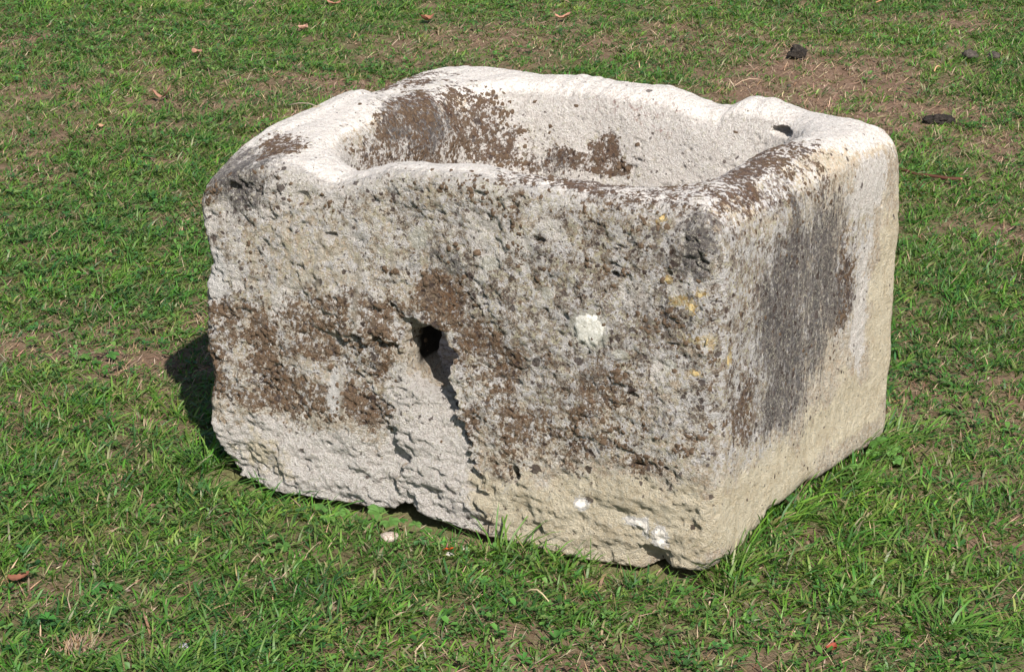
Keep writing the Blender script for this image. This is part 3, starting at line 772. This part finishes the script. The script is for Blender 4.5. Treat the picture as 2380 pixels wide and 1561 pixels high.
tcol = patchy * pick(len(tc), GREENS, 3, .16)[tid] * (1 + .16 * rngg.normal(0, 1, (n, 1)))
yl = (rngg.random(n) < .05 + .30 * bb[tid])[:, None]
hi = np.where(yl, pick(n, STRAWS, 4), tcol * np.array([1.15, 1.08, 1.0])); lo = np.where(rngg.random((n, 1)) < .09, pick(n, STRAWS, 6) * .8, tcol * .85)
lo = np.clip(lo, .004, 1); hi = np.clip(hi, .004, 1); nr = (xy[:, 1] < 4.6) & (h > .022)
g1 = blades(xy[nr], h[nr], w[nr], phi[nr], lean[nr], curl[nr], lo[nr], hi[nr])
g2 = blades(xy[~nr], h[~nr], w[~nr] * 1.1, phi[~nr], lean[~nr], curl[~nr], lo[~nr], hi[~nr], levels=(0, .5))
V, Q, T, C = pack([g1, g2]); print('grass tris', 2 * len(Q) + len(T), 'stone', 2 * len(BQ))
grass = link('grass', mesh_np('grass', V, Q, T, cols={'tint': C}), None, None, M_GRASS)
tag(grass, 'short green grass blades growing over the whole lawn', 'grass', None, 'stuff')

# dry thatch, lying mostly flat
xy = scatter(210000, 41); bb = bare(xy[:, 0], xy[:, 1])
k = (rngg.random(len(xy)) < .20 + .80 * bb) & (foot_dist(xy[:, 0], xy[:, 1]) > -.02); xy = xy[k]; n = len(xy)
h = .008 + .034 * rngg.random(n) ** 1.8; w = .0010 + .0018 * rngg.random(n) ** 1.5
cl = pick(n, STRAWS, 5, .25)
gD = blades(xy, h, w, rngg.random(n) * 6.283, .80 + .19 * rngg.random(n), .1 * rngg.random(n), cl * .85, cl, .003, (0, .5))
V, Q, T, C = pack([gD])
dry = link('dry_grass', mesh_np('dry_grass', V, Q, T, cols={'tint': C}), None, None, M_DRY)
tag(dry, 'dry straw-coloured thatch lying between the green grass', 'dry grass', None, 'stuff')

# small weed leaves (clover, cinquefoil) lying in the turf
def leaflets(cen, R_, nleaf, rot, tilt, lift, tint):
    """fans of folded leaflets, one fan per row"""
    V = []; Q = []; C = []; off = 0
    gz = ground_z(cen[:, 0], cen[:, 1])
    nL = int(nleaf.max())
    for k in range(nL):
        m = nleaf > k; c = cen[m]; r = R_[m] * (.85 + .3 * rngg.random(m.sum())); a = rot[m] + (k / nleaf[m]) * np.where(nleaf[m] < 4, 6.283, 4.9)
        dx, dy = np.cos(a), np.sin(a); px, py = -dy, dx; wd = r * np.where(nleaf[m] < 4, .42, .30)
        z0 = gz[m] + lift[m]; tl = tilt[m] + .25 * rngg.normal(0, 1, m.sum())
        def P(s, t, up):
            return np.stack([c[:, 0] + dx * r * s + px * wd * t, c[:, 1] + dy * r * s + py * wd * t, z0 + r * (s * tl + up)], 1)
        vs = [P(.04, 0, 0), P(.45, -.75, .10), P(.50, 0, .0), P(.45, .75, .10), P(.85, -.72, .06), P(.93, 0, -.06), P(.85, .72, .06)]
        nn = m.sum(); V.append(np.stack(vs, 1).reshape(-1, 3)); b = off + np.arange(nn)[:, None] * 7
        Q += [b + np.array([[0, 1, 2, 2]]), b + np.array([[0, 2, 3, 3]]), b + np.array([[1, 4, 5, 2]]), b + np.array([[2, 5, 6, 3]])]
        t = tint[m][:, None, :] * np.array([.85, 1.05, .9, 1.0, 1.1, .95, 1.05])[None, :, None]; C.append(t.reshape(-1, 3)); off += nn * 7
    Q = np.concatenate(Q); tri = Q[:, 2] == Q[:, 3]
    return np.concatenate(V), Q[~tri], Q[tri][:, :3], np.concatenate(C)
xy = scatter(26000, 51)
kx = fbm2(xy[:, 0], xy[:, 1], .35, 3, 55); k = (rngg.random(len(xy)) < sstep(-.25, .35, kx) * (1 - .85 * bare(xy[:, 0], xy[:, 1]))) & (foot_dist(xy[:, 0], xy[:, 1]) > .0)
xy = xy[k]; n = len(xy)
LEAFG = [(.050, .135, .026), (.070, .165, .032), (.040, .110, .028), (.090, .19, .040), (.12, .20, .05)]
gl = leaflets(xy, .006 + .010 * rngg.random(n) ** 1.5, rngg.choice([3, 3, 5], n), rngg.random(n) * 6.283, .15 + .2 * rngg.random(n), .006 + .014 * rngg.random(n), pick(n, LEAFG, 8, .2))
weeds = link('clover', mesh_np('clover', gl[0], gl[1], gl[2], cols={'tint': gl[3]}), None, None, M_LEAFLET)
tag(weeds, 'small clover and cinquefoil leaves growing among the grass', 'clover', None, 'stuff')

# soil crumbs
xy = scatter(9000, 61); k = rngg.random(len(xy)) < .1 + bare(xy[:, 0], xy[:, 1]); xy = xy[k & (foot_dist(xy[:, 0], xy[:, 1]) > 0)]; n = len(xy)
s_ = .0012 + .0045 * rngg.random(n) ** 3; z_ = ground_z(xy[:, 0], xy[:, 1]) + s_ * .4
oc = np.array([(1, 0, 0), (0, 1, 0), (-1, 0, 0), (0, -1, 0), (0, 0, .8), (0, 0, -.8)], float)
V = (np.c_[xy, z_][:, None, :] + oc[None] * s_[:, None, None] * (.7 + .6 * rngg.random((n, 6, 1)))).reshape(-1, 3)
tr = np.array([(0, 1, 4), (1, 2, 4), (2, 3, 4), (3, 0, 4), (1, 0, 5), (2, 1, 5), (3, 2, 5), (0, 3, 5)])
T = (np.arange(n)[:, None, None] * 6 + tr[None]).reshape(-1, 3)
C = np.repeat(pick(n, [(.09, .055, .035), (.14, .09, .06), (.05, .03, .02), (.2, .15, .11)], 9), 6, 0)
cr = link('soil_crumbs', mesh_np('soil_crumbs', V, None, T, cols={'tint': C}, smooth=False), None, None, M_DRY)
tag(cr, 'loose brown soil crumbs scattered over the bare patches', 'soil', None, 'stuff')

# ------------------------------------------------------------------ larger tufts, weeds, fallen leaves, stones
def gz1(x, y): return float(ground_z(np.array([x]), np.array([y]))[0])

def thing(name, label, cat, x, y, rz=0, group=None, z=None):
    o = bpy.data.objects.new(name, None); COL.objects.link(o); o.empty_display_size = .02
    o.location = (x, y, gz1(x, y) if z is None else z); o.rotation_euler = (0, 0, rz)
    tag(o, label, cat, group); return o

def lumpy(name, rad, squash, seed, lum, mat, freq=.4, sub=4, parts=((0, 0, 0, 1),)):
    """one rugged lump; several cores melt into each other"""
    import bmesh
    bm = bmesh.new(); bmesh.ops.create_icosphere(bm, subdivisions=sub, radius=1)
    P = np.array([v.co[:] for v in bm.verts]); fs = [[v.index for v in f.verts] for f in bm.faces]; bm.free()
    U = P.copy(); r = np.zeros(len(P))
    for cx, cy, cz, cr in parts:       # radial envelope of the cores
        c = np.array([cx, cy, cz]); b = U @ c; disc = b * b - (c @ c - cr * cr); rr = np.where(disc > 0, b + np.sqrt(np.maximum(disc, 0)), 0); r = np.maximum(r, rr)
    r = np.maximum(r, .5)
    r = r * (1 + lum * fbm(P, freq, 4, seed)) - .12 * lum * 3 * np.abs(fbm(P, freq * .5, 3, seed + 3))
    Q = U * r[:, None] * rad; Q[:, 2] *= squash
    Q[:, 2] -= Q[:, 2].min() + rad * .18
    me = mesh_np(name, Q, tris=np.array(fs)); me.materials.append(mat); return me

def solo(name, me, label, cat, x, y, rz=0, group=None):
    o = bpy.data.objects.new(name, me); COL.objects.link(o); o.location = (x, y, gz1(x, y)); o.rotation_euler = (0, 0, rz)
    return tag(o, label, cat, group)

G_D = 'dark dung lumps on the lawn'
solo('dung_clump', lumpy('dung_clump', .028, .85, 1, .5, M_DUNG, .45, 4, ((0, 0, 0, 1), (.5, .1, .1, .7), (-.6, -.1, -.1, .55))), 'black rounded dung lump at the top of the bare soil patch', 'dung', .86, 7.62, .4, G_D)
solo('dung_clump', lumpy('dung_clump', .030, .55, 2, .6, M_DUNG, .4, 4, ((0, 0, 0, .9), (.75, 0, 0, .7), (-.8, .1, 0, .6))), 'flat black dung clump lying right of the stone\'s far corner', 'dung', 1.17, 6.86, 0, G_D)
M_DUNG2 = mat_simple('grey_dung', (.045, .036, .030), (.12, .10, .085), 70, .9, .006)
d3 = thing('dung_clump', 'two small grey-brown dung lumps half hidden in grass', 'dung', 1.41, 7.62, 0, G_D)
for k_, (ax_, s_) in enumerate(((-.032, .024), (.040, .019))):
    link('lump', lumpy('lump', s_, .7, 5 + k_, .4, M_DUNG2, .5, 3), d3, (ax_, 0, 0))

def leaf_mesh(L_, W_, curl, fold, seed, lobes=0):
    nu, nv = 15, 7; r = np.random.default_rng(seed); V = []
    for i in range(nu):
        t = i / (nu - 1); wd = W_ * .5 * (math.sin(math.pi * min(t, 1) ** .85) ** .75 if 0 < t < 1 else .02)
        if lobes: wd *= 1 + .22 * math.sin(t * lobes * 6.283)
        for j in range(nv):
            s_ = (j / (nv - 1)) * 2 - 1
            x = L_ * (t - .5); y = wd * s_
            z = fold * abs(y) + curl * (t - .45) ** 2 * L_ * 2.2 + .12 * L_ * curl * math.sin(t * 7 + s_ * 2 + seed) * abs(s_) + .05 * L_ * r.random() * abs(s_)
            V.append((x, y, z + .001))
    V = np.array(V); q = []
    for i in range(nu - 1):
        for j in range(nv - 1): a = i * nv + j; q.append((a, a + nv, a + nv + 1, a + 1))
    return V, np.array(q)

LEAVES = [   # x, y, length, width, rot, tint, curl, fold, label
    (-.268, 8.11, .050, .036, .5, (.30, .13, .08), .7, .5, 'russet curled leaf at the top edge, above the rim\'s highest point'),
    (.162, 8.14, .052, .036, .2, (.42, .22, .15), .5, .4, 'pinkish-tan fallen leaf in the thatch behind the back wall'),
    (-.946, 7.60, .040, .032, 2.2, (.38, .20, .14), .5, .5, 'pale pink-brown leaf, upper of two left of the stone'),
    (-.984, 7.08, .052, .026, .3, (.36, .19, .13), .9, .5, 'long curled tan leaf by a brown bare strip, upper left'),
    (-.585, 8.36, .048, .028, 2.9, (.40, .20, .13), .5, .3, 'tan leaf touching the top edge, left of the stone'),
    (-.653, 7.95, .034, .034, 1.1, (.44, .25, .18), .6, .6, 'small upright pinkish leaf under the tan one at the top'),
    (-.80, 3.83, .036, .026, .4, (.24, .10, .06), .4, .3, 'red-brown leaf at the left edge, lower corner of the lawn'),
    (.486, 3.555, .022, .018, .9, (.28, .06, .035), .4, .4, 'small dark red leaf at the bottom, right of the stone\'s corner'),
    (-1.10, 6.72, .030, .020, .1, (.42, .24, .15), .5, .4, 'light brown leaf on the grass at the left, level with the rim'),
    (-.104, 3.95, .014, .008, .1, (.50, .09, .02), .3, .2, 'tiny bright orange-red leaf just below the front edge')]
for x_, y_, l_, w_, rz_, tc_, cu_, fo_, lab_ in LEAVES:
    V, q = leaf_mesh(l_, w_, cu_, fo_, int(abs(x_) * 99) + 2)
    vein = np.clip(np.abs(V[:, 1]) / (w_ * .10), 0, 1)[:, None]
    C = np.array(tc_)[None] * (.78 + .22 * vein) * (1 + .25 * fbm(V, .008, 3, 4)[:, None])
    o = thing('fallen_leaf', lab_, 'leaf', x_, y_, rz_, 'dry leaves fallen on the lawn'); o.location.z += .012
    link('blade', mesh_np('blade', V, q, cols={'tint': C}), o, (0, 0, 0), M_DRY)
    st = np.array([(-l_ * .5 - l_ * .3 * t, .15 * l_ * t * t + d, .002 + .4 * cu_ * l_ * .4 - .004 * t + e) for t in (0, .5, 1) for d, e in ((-.0007, 0), (.0007, 0), (0, .001))])
    sq = [(i * 3 + j, i * 3 + (j + 1) % 3, i * 3 + 3 + (j + 1) % 3, i * 3 + 3 + j) for i in range(2) for j in range(3)]
    link('leaf_stalk', mesh_np('leaf_stalk', st, np.array(sq), cols={'tint': np.tile(np.array(tc_) * .7, (9, 1))}), o, (0, 0, 0), M_DRY)

def tube(path, rads, sides=7, tint=(.2, .1, .06)):
    V = []; P = [Vector(p) for p in path]
    for i, p in enumerate(P):
        d = (P[min(i + 1, len(P) - 1)] - P[max(i - 1, 0)]).normalized(); u = d.orthogonal().normalized(); u = Vector((0, 0, 1)).cross(d).normalized() if abs(d.z) < .9 else u; w = d.cross(u)
        for k in range(sides):
            a = 2 * math.pi * k / sides; V.append(p + (u * math.cos(a) + w * math.sin(a)) * rads[i])
    q = [(i * sides + k, i * sides + (k + 1) % sides, (i + 1) * sides + (k + 1) % sides, (i + 1) * sides + k) for i in range(len(P) - 1) for k in range(sides)]
    n0 = len(V); V.append(P[0]); V.append(P[-1])
    t = [(k, n0, (k + 1) % sides) for k in range(sides)] + [((len(P) - 1) * sides + k, (len(P) - 1) * sides + (k + 1) % sides, n0 + 1) for k in range(sides)]
    V = np.array([v[:] for v in V]); C = np.array(tint)[None] * (1 + .3 * fbm(V, .01, 3, 7)[:, None])
    return V, np.array(q), np.array(t), np.clip(C, .01, 1)
tw = thing('twig', 'dark reddish twig lying in grass beside the right face', 'twig', .97, 6.33)
pts = [(0, 0, .012), (.025, -.022, .014), (.05, -.055, .012), (.09, -.085, .016), (.125, -.100, .014), (.150, -.105, .015)]
v, q, t, c = tube(pts, [.0042, .0045, .0042, .004, .0045, .0042], 8, (.10, .042, .026)); link('stem', mesh_np('stem', v, q, t, cols={'tint': c}), tw, (0, 0, 0), M_DRY)
v, q, t, c = tube([(.150, -.105, .015), (.155, -.106, .0152)], [.0036, .003], 8, (.42, .22, .12)); link('cut_end', mesh_np('cut_end', v, q, t, cols={'tint': c}), tw, (0, 0, 0), M_DRY)

M_PEB = mat_simple('pebble_brown', (.23, .155, .11), (.62, .55, .47), 120, .85, .003)
M_CHIP = mat_simple('chip_white', (.55, .48, .40), (.74, .71, .66), 150, .9, .003)
G_S = 'small stones and chips in the grass before the stone'
solo('pebble', lumpy('pebble', .0145, .6, 9, .22, M_PEB, .8, 3, ((0, 0, 0, 1), (.35, 0, 0, .9))), 'brown and white pebble in the clover below the notch', 'pebble', -.209, 4.005, .3, G_S)
solo('stone_chip', lumpy('stone_chip', .0085, .45, 12, .5, M_CHIP, .7, 3, ((0, 0, 0, 1), (.5, 0, 0, .6))), 'white limestone chip on bare thatch right of the pebble', 'stone chip', -.105, 3.955, .2, G_S)
solo('stone_chip', lumpy('stone_chip', .006, .5, 14, .5, M_CHIP, .7, 2), 'tiny white chip close under the front edge', 'stone chip', -.085, 4.015, .9, G_S)
solo('pebble', lumpy('pebble', .008, .6, 17, .3, mat_simple('pebble_grey', (.30, .28, .31), (.50, .48, .50), 120, .85, .003), .8, 3), 'grey-lilac pebble near the bottom left corner', 'pebble', -.505, 3.595, .3, G_S)
solo('dung_clump', lumpy('dung_clump', .007, .7, 21, .4, M_DUNG2, .6, 3), 'single small dark crumb of dung on the bare soil patch', 'dung', .80, 7.28, 0, G_D)

# weeds with lobed leaves: stems and leaves are parts
def palmate(R_, n, seed, tint, spread=4.9, ov=.36):
    """one palmate leaf, toothed leaflets joined at the centre"""
    r = np.random.default_rng(seed); V = []; Q = []; T = []; C = []; prof_ = [(.04, .10), (.25, .5), (.5, .85), (.72, 1.0), (.88, .75), (1.0, .12)]
    for k in range(n):
        a = (k - (n - 1) / 2) * spread / n + r.normal(0, .06); rr = R_ * (1 - .22 * abs(k - (n - 1) / 2) / (n / 2)) * (.92 + .16 * r.random()); o = len(V)
        ca, sa = math.cos(a), math.sin(a); dr = .28 + .2 * r.random()
        for i, (s_, wv) in enumerate(prof_):
            for j in (-1, -.5, 0, .5, 1):
                wd = rr * ov * wv * j * (1 + .16 * ((i + int(abs(j) * 2)) % 2))
                x, y = rr * s_, wd
                z = -.02 * rr + abs(j) * .16 * rr * wv - dr * rr * s_ * s_ * .5 + .02 * rr * r.random()
                V.append((x * ca - y * sa, x * sa + y * ca, z)); f = .82 if j == 0 else 1.0 + .12 * r.random(); C.append([t_ * f for t_ in tint])
        for i in range(len(prof_) - 1):
            for j in range(4): b_ = o + i * 5 + j; Q.append((b_, b_ + 5, b_ + 6, b_ + 1))
    return mesh_np('leaf', np.array(V), np.array(Q), cols={'tint': np.array(C)})
def weed(x, y, label, leaves, seed, group='lobed weeds in the turf', n=5):
    r = np.random.default_rng(seed); o = thing('cinquefoil_plant', label, 'weed', x, y, 0, group)
    for dx_, dy_, hh, rad in leaves:
        tint = np.array(LEAFG[r.integers(0, 4)]) * (.85 + .35 * r.random())
        lf = link('leaf', palmate(rad, n, int(r.integers(1, 999)), tint), o, (dx_, dy_, hh), M_LEAFLET)
        lf.rotation_euler = (r.normal(0, .22), r.normal(0, .22), math.atan2(dy_, dx_ + 1e-4) + r.normal(0, .4))
        v, q, t, c = tube([(0, 0, 0), (dx_ * .5, dy_ * .5, hh * .75), (dx_, dy_, hh)], [.0009, .0008, .0007], 5, (.10, .16, .05))
        link('leaf_stalk', mesh_np('leaf_stalk', v, q, t, cols={'tint': c}), o, (0, 0, 0), M_LEAFLET)
weed(-.315, 4.105, 'dark green cinquefoil under the stone\'s lower left edge, left of the notch', [(-.012, .004, .026, .020), (.020, -.006, .022, .017), (0, -.022, .018, .016), (-.030, -.014, .016, .014)], 1)
weed(-.222, 4.085, 'largest bright cinquefoil right below the notch in the front edge', [(-.006, .014, .032, .023), (.012, -.010, .026, .020), (-.024, -.004, .022, .016), (.030, .006, .022, .014)], 2)
weed(-.165, 4.06, 'small light green cinquefoil hugging the front edge, right of the notch', [(0, .006, .026, .014), (.016, -.008, .020, .014), (-.014, -.012, .018, .012), (.03, -.02, .014, .012)], 3)
weed(-.155, 3.985, 'low clover sprig between the pebble and the white chip', [(0, 0, .014, .014), (.018, -.012, .012, .011), (-.018, -.01, .012, .012)], 4, n=3)
weed(.475, 4.115, 'yellowish-green lobed weed poking out at the right face near the corner', [(0, 0, .034, .017), (.020, -.012, .024, .014), (.010, -.03, .016, .013)], 5)
weed(.665, 4.36, 'broad dark lobed weed against the right face, far end', [(0, .01, .036, .020), (.022, -.008, .028, .017), (-.012, -.012, .026, .015), (.03, -.03, .018, .014)], 6)
weed(.60, 4.27, 'crowded green weed halfway along the right face', [(0, 0, .028, .018), (.02, -.016, .020, .015), (-.008, -.026, .018, .014)], 7)
weed(-.655, 3.80, 'star-shaped green rosette in the lower left lawn', [(-.012, 0, .012, .018), (.014, .004, .012, .018)], 8, n=7)
weed(-.58, 3.53, 'rosette of pale olive leaves at the bottom left edge', [(-.012, 0, .014, .022), (.016, .0, .012, .016)], 9, n=7)
weed(-.83, 4.88, 'lone toothed weed on the bare strip left of the shadow', [(-.022, .004, .016, .016), (.024, .008, .018, .018), (0, -.016, .010, .012)], 10)
weed(-.40, 3.97, 'dark flat cinquefoil in grass below the lower left edge', [(-.012, .0, .016, .018), (.018, -.012, .014, .016), (-.004, -.03, .012, .015)], 11)

def tuft(x, y, label, n, hmin, hmax, rad, seed, cols, lean0=.15, phi0=None, name='grass_tuft', cat='grass tuft', wmul=1.0, group='taller grass tufts near the stone'):
    r = np.random.default_rng(seed); a = r.random(n) * 6.283; rr = rad * np.sqrt(r.random(n))
    xy = np.c_[x + np.cos(a) * rr, y + np.sin(a) * rr * .6]
    xy = xy[foot_dist(xy[:, 0], xy[:, 1]) > .004]; n = len(xy); a = a[:n]
    h_ = hmin + (hmax - hmin) * r.random(n); w_ = (.0018 + .0022 * r.random(n)) * wmul
    ph_ = a + r.normal(0, .5, n) if phi0 is None else phi0 + r.normal(0, 1.0, n)
    c = pick(n, cols, seed, .15)
    V, Q, T, C = blades(xy, h_, w_, ph_, lean0 + .5 * r.random(n), .25 + .5 * r.random(n), c * .8, c)
    z0 = gz1(x, y); V = V - np.array([x, y, z0])
    o = link(name, mesh_np(name, V, Q, T, cols={'tint': C}), None, (x, y, z0), M_GRASS); tag(o, label, cat, group)
GB = [(.10, .22, .03), (.125, .255, .04), (.08, .19, .03), (.15, .26, .05)]
tuft(-.02, 3.955, 'tall bright grass tuft at mid front edge, overlapping the stone', 34, .05, .105, .035, 1, GB, .12)
tuft(.10, 3.925, 'broad-bladed grass tuft right of the tallest one, at the front edge', 44, .035, .075, .055, 2, GB, .15)
tuft(.035, 3.93, 'thin dry-tipped grass clump between the two tall front tufts', 26, .03, .06, .03, 3, GB + STRAWS[:2], .2)
tuft(-.475, 4.235, 'long arching grass tuft under the stone\'s lower left corner', 38, .05, .115, .05, 4, GB, .3, -.5)
tuft(-.55, 4.33, 'dark green tuft inside the shadow by the left corner', 26, .04, .085, .04, 5, GB, .3)
tuft(.45, 4.09, 'dense low tuft at the right face, nearest the front corner', 60, .03, .060, .055, 6, GB, .25, .4)
tuft(.56, 4.22, 'arching green tuft in the middle of the right face', 70, .04, .085, .07, 7, GB, .25, .2)
tuft(.645, 4.34, 'wispy tall stems against the right face', 24, .06, .125, .05, 8, GB, .08, .3, wmul=.6)
tuft(.715, 4.45, 'tuft at the far end of the right face', 50, .04, .090, .05, 9, GB, .2, .2)
tuft(.36, 3.90, 'sparse tuft below the near corner of the stone', 30, .025, .05, .05, 10, GB + STRAWS[:1], .3)
tuft(-.665, 3.575, 'upright bundle of dead straw in the lower left lawn', 90, .025, .050, .028, 11, STRAWS, .02, 1.4, 'dead_grass_tuft', 'dead grass', .8, None)
tuft(-.53, 3.50, 'lush bright tuft at the bottom edge, left', 60, .04, .075, .07, 12, GB, .2)
tuft(.66, 3.64, 'wide-bladed dark tuft in the lower right lawn', 40, .04, .08, .05, 13, GB, .3, wmul=1.4)

# single dry stems
STEMS = [(1.20, 8.42, .105, .25, (.50, .26, .13), .0024, 'orange-brown dry stem at the top edge, right'), (-.62, 6.98, .12, -.35, (.38, .30, .24), .0015, 'grey dry stem on the bare strip, upper left'),
         (-.98, 8.50, .16, -.15, (.55, .55, .40), .0018, 'long pale stem at the top edge, left'), (.02, 3.77, .045, -.5, (.50, .40, .24), .0016, 'thick straw stalk in front of the tall tufts'),
         (1.24, 7.42, .035, .8, (.55, .32, .18), .0022, 'short orange stalk in grass right of the bare patch'), (.64, 7.25, .10, .45, (.45, .32, .22), .0014, 'thin straw across the bare soil patch')]
for x_, y_, l_, a_, tc_, rd_, lab_ in STEMS:
    p_ = [(l_ * t * math.cos(a_) + .04 * l_ * math.sin(t * 5) * -math.sin(a_), l_ * t * math.sin(a_) * 1.5 + .04 * l_ * math.sin(t * 5), .012 + .012 * math.sin(t * 3.1)) for t in (0, .25, .5, .75, 1)]
    v, q, t, c = tube(p_, [rd_, rd_, rd_ * .9, rd_ * .8, rd_ * .6], 6, tc_)
    o = link('dry_stem', mesh_np('dry_stem', v, q, t, cols={'tint': c}), None, (x_, y_, gz1(x_, y_)), M_DRY); tag(o, lab_, 'dry stem', 'dry stems on the lawn')
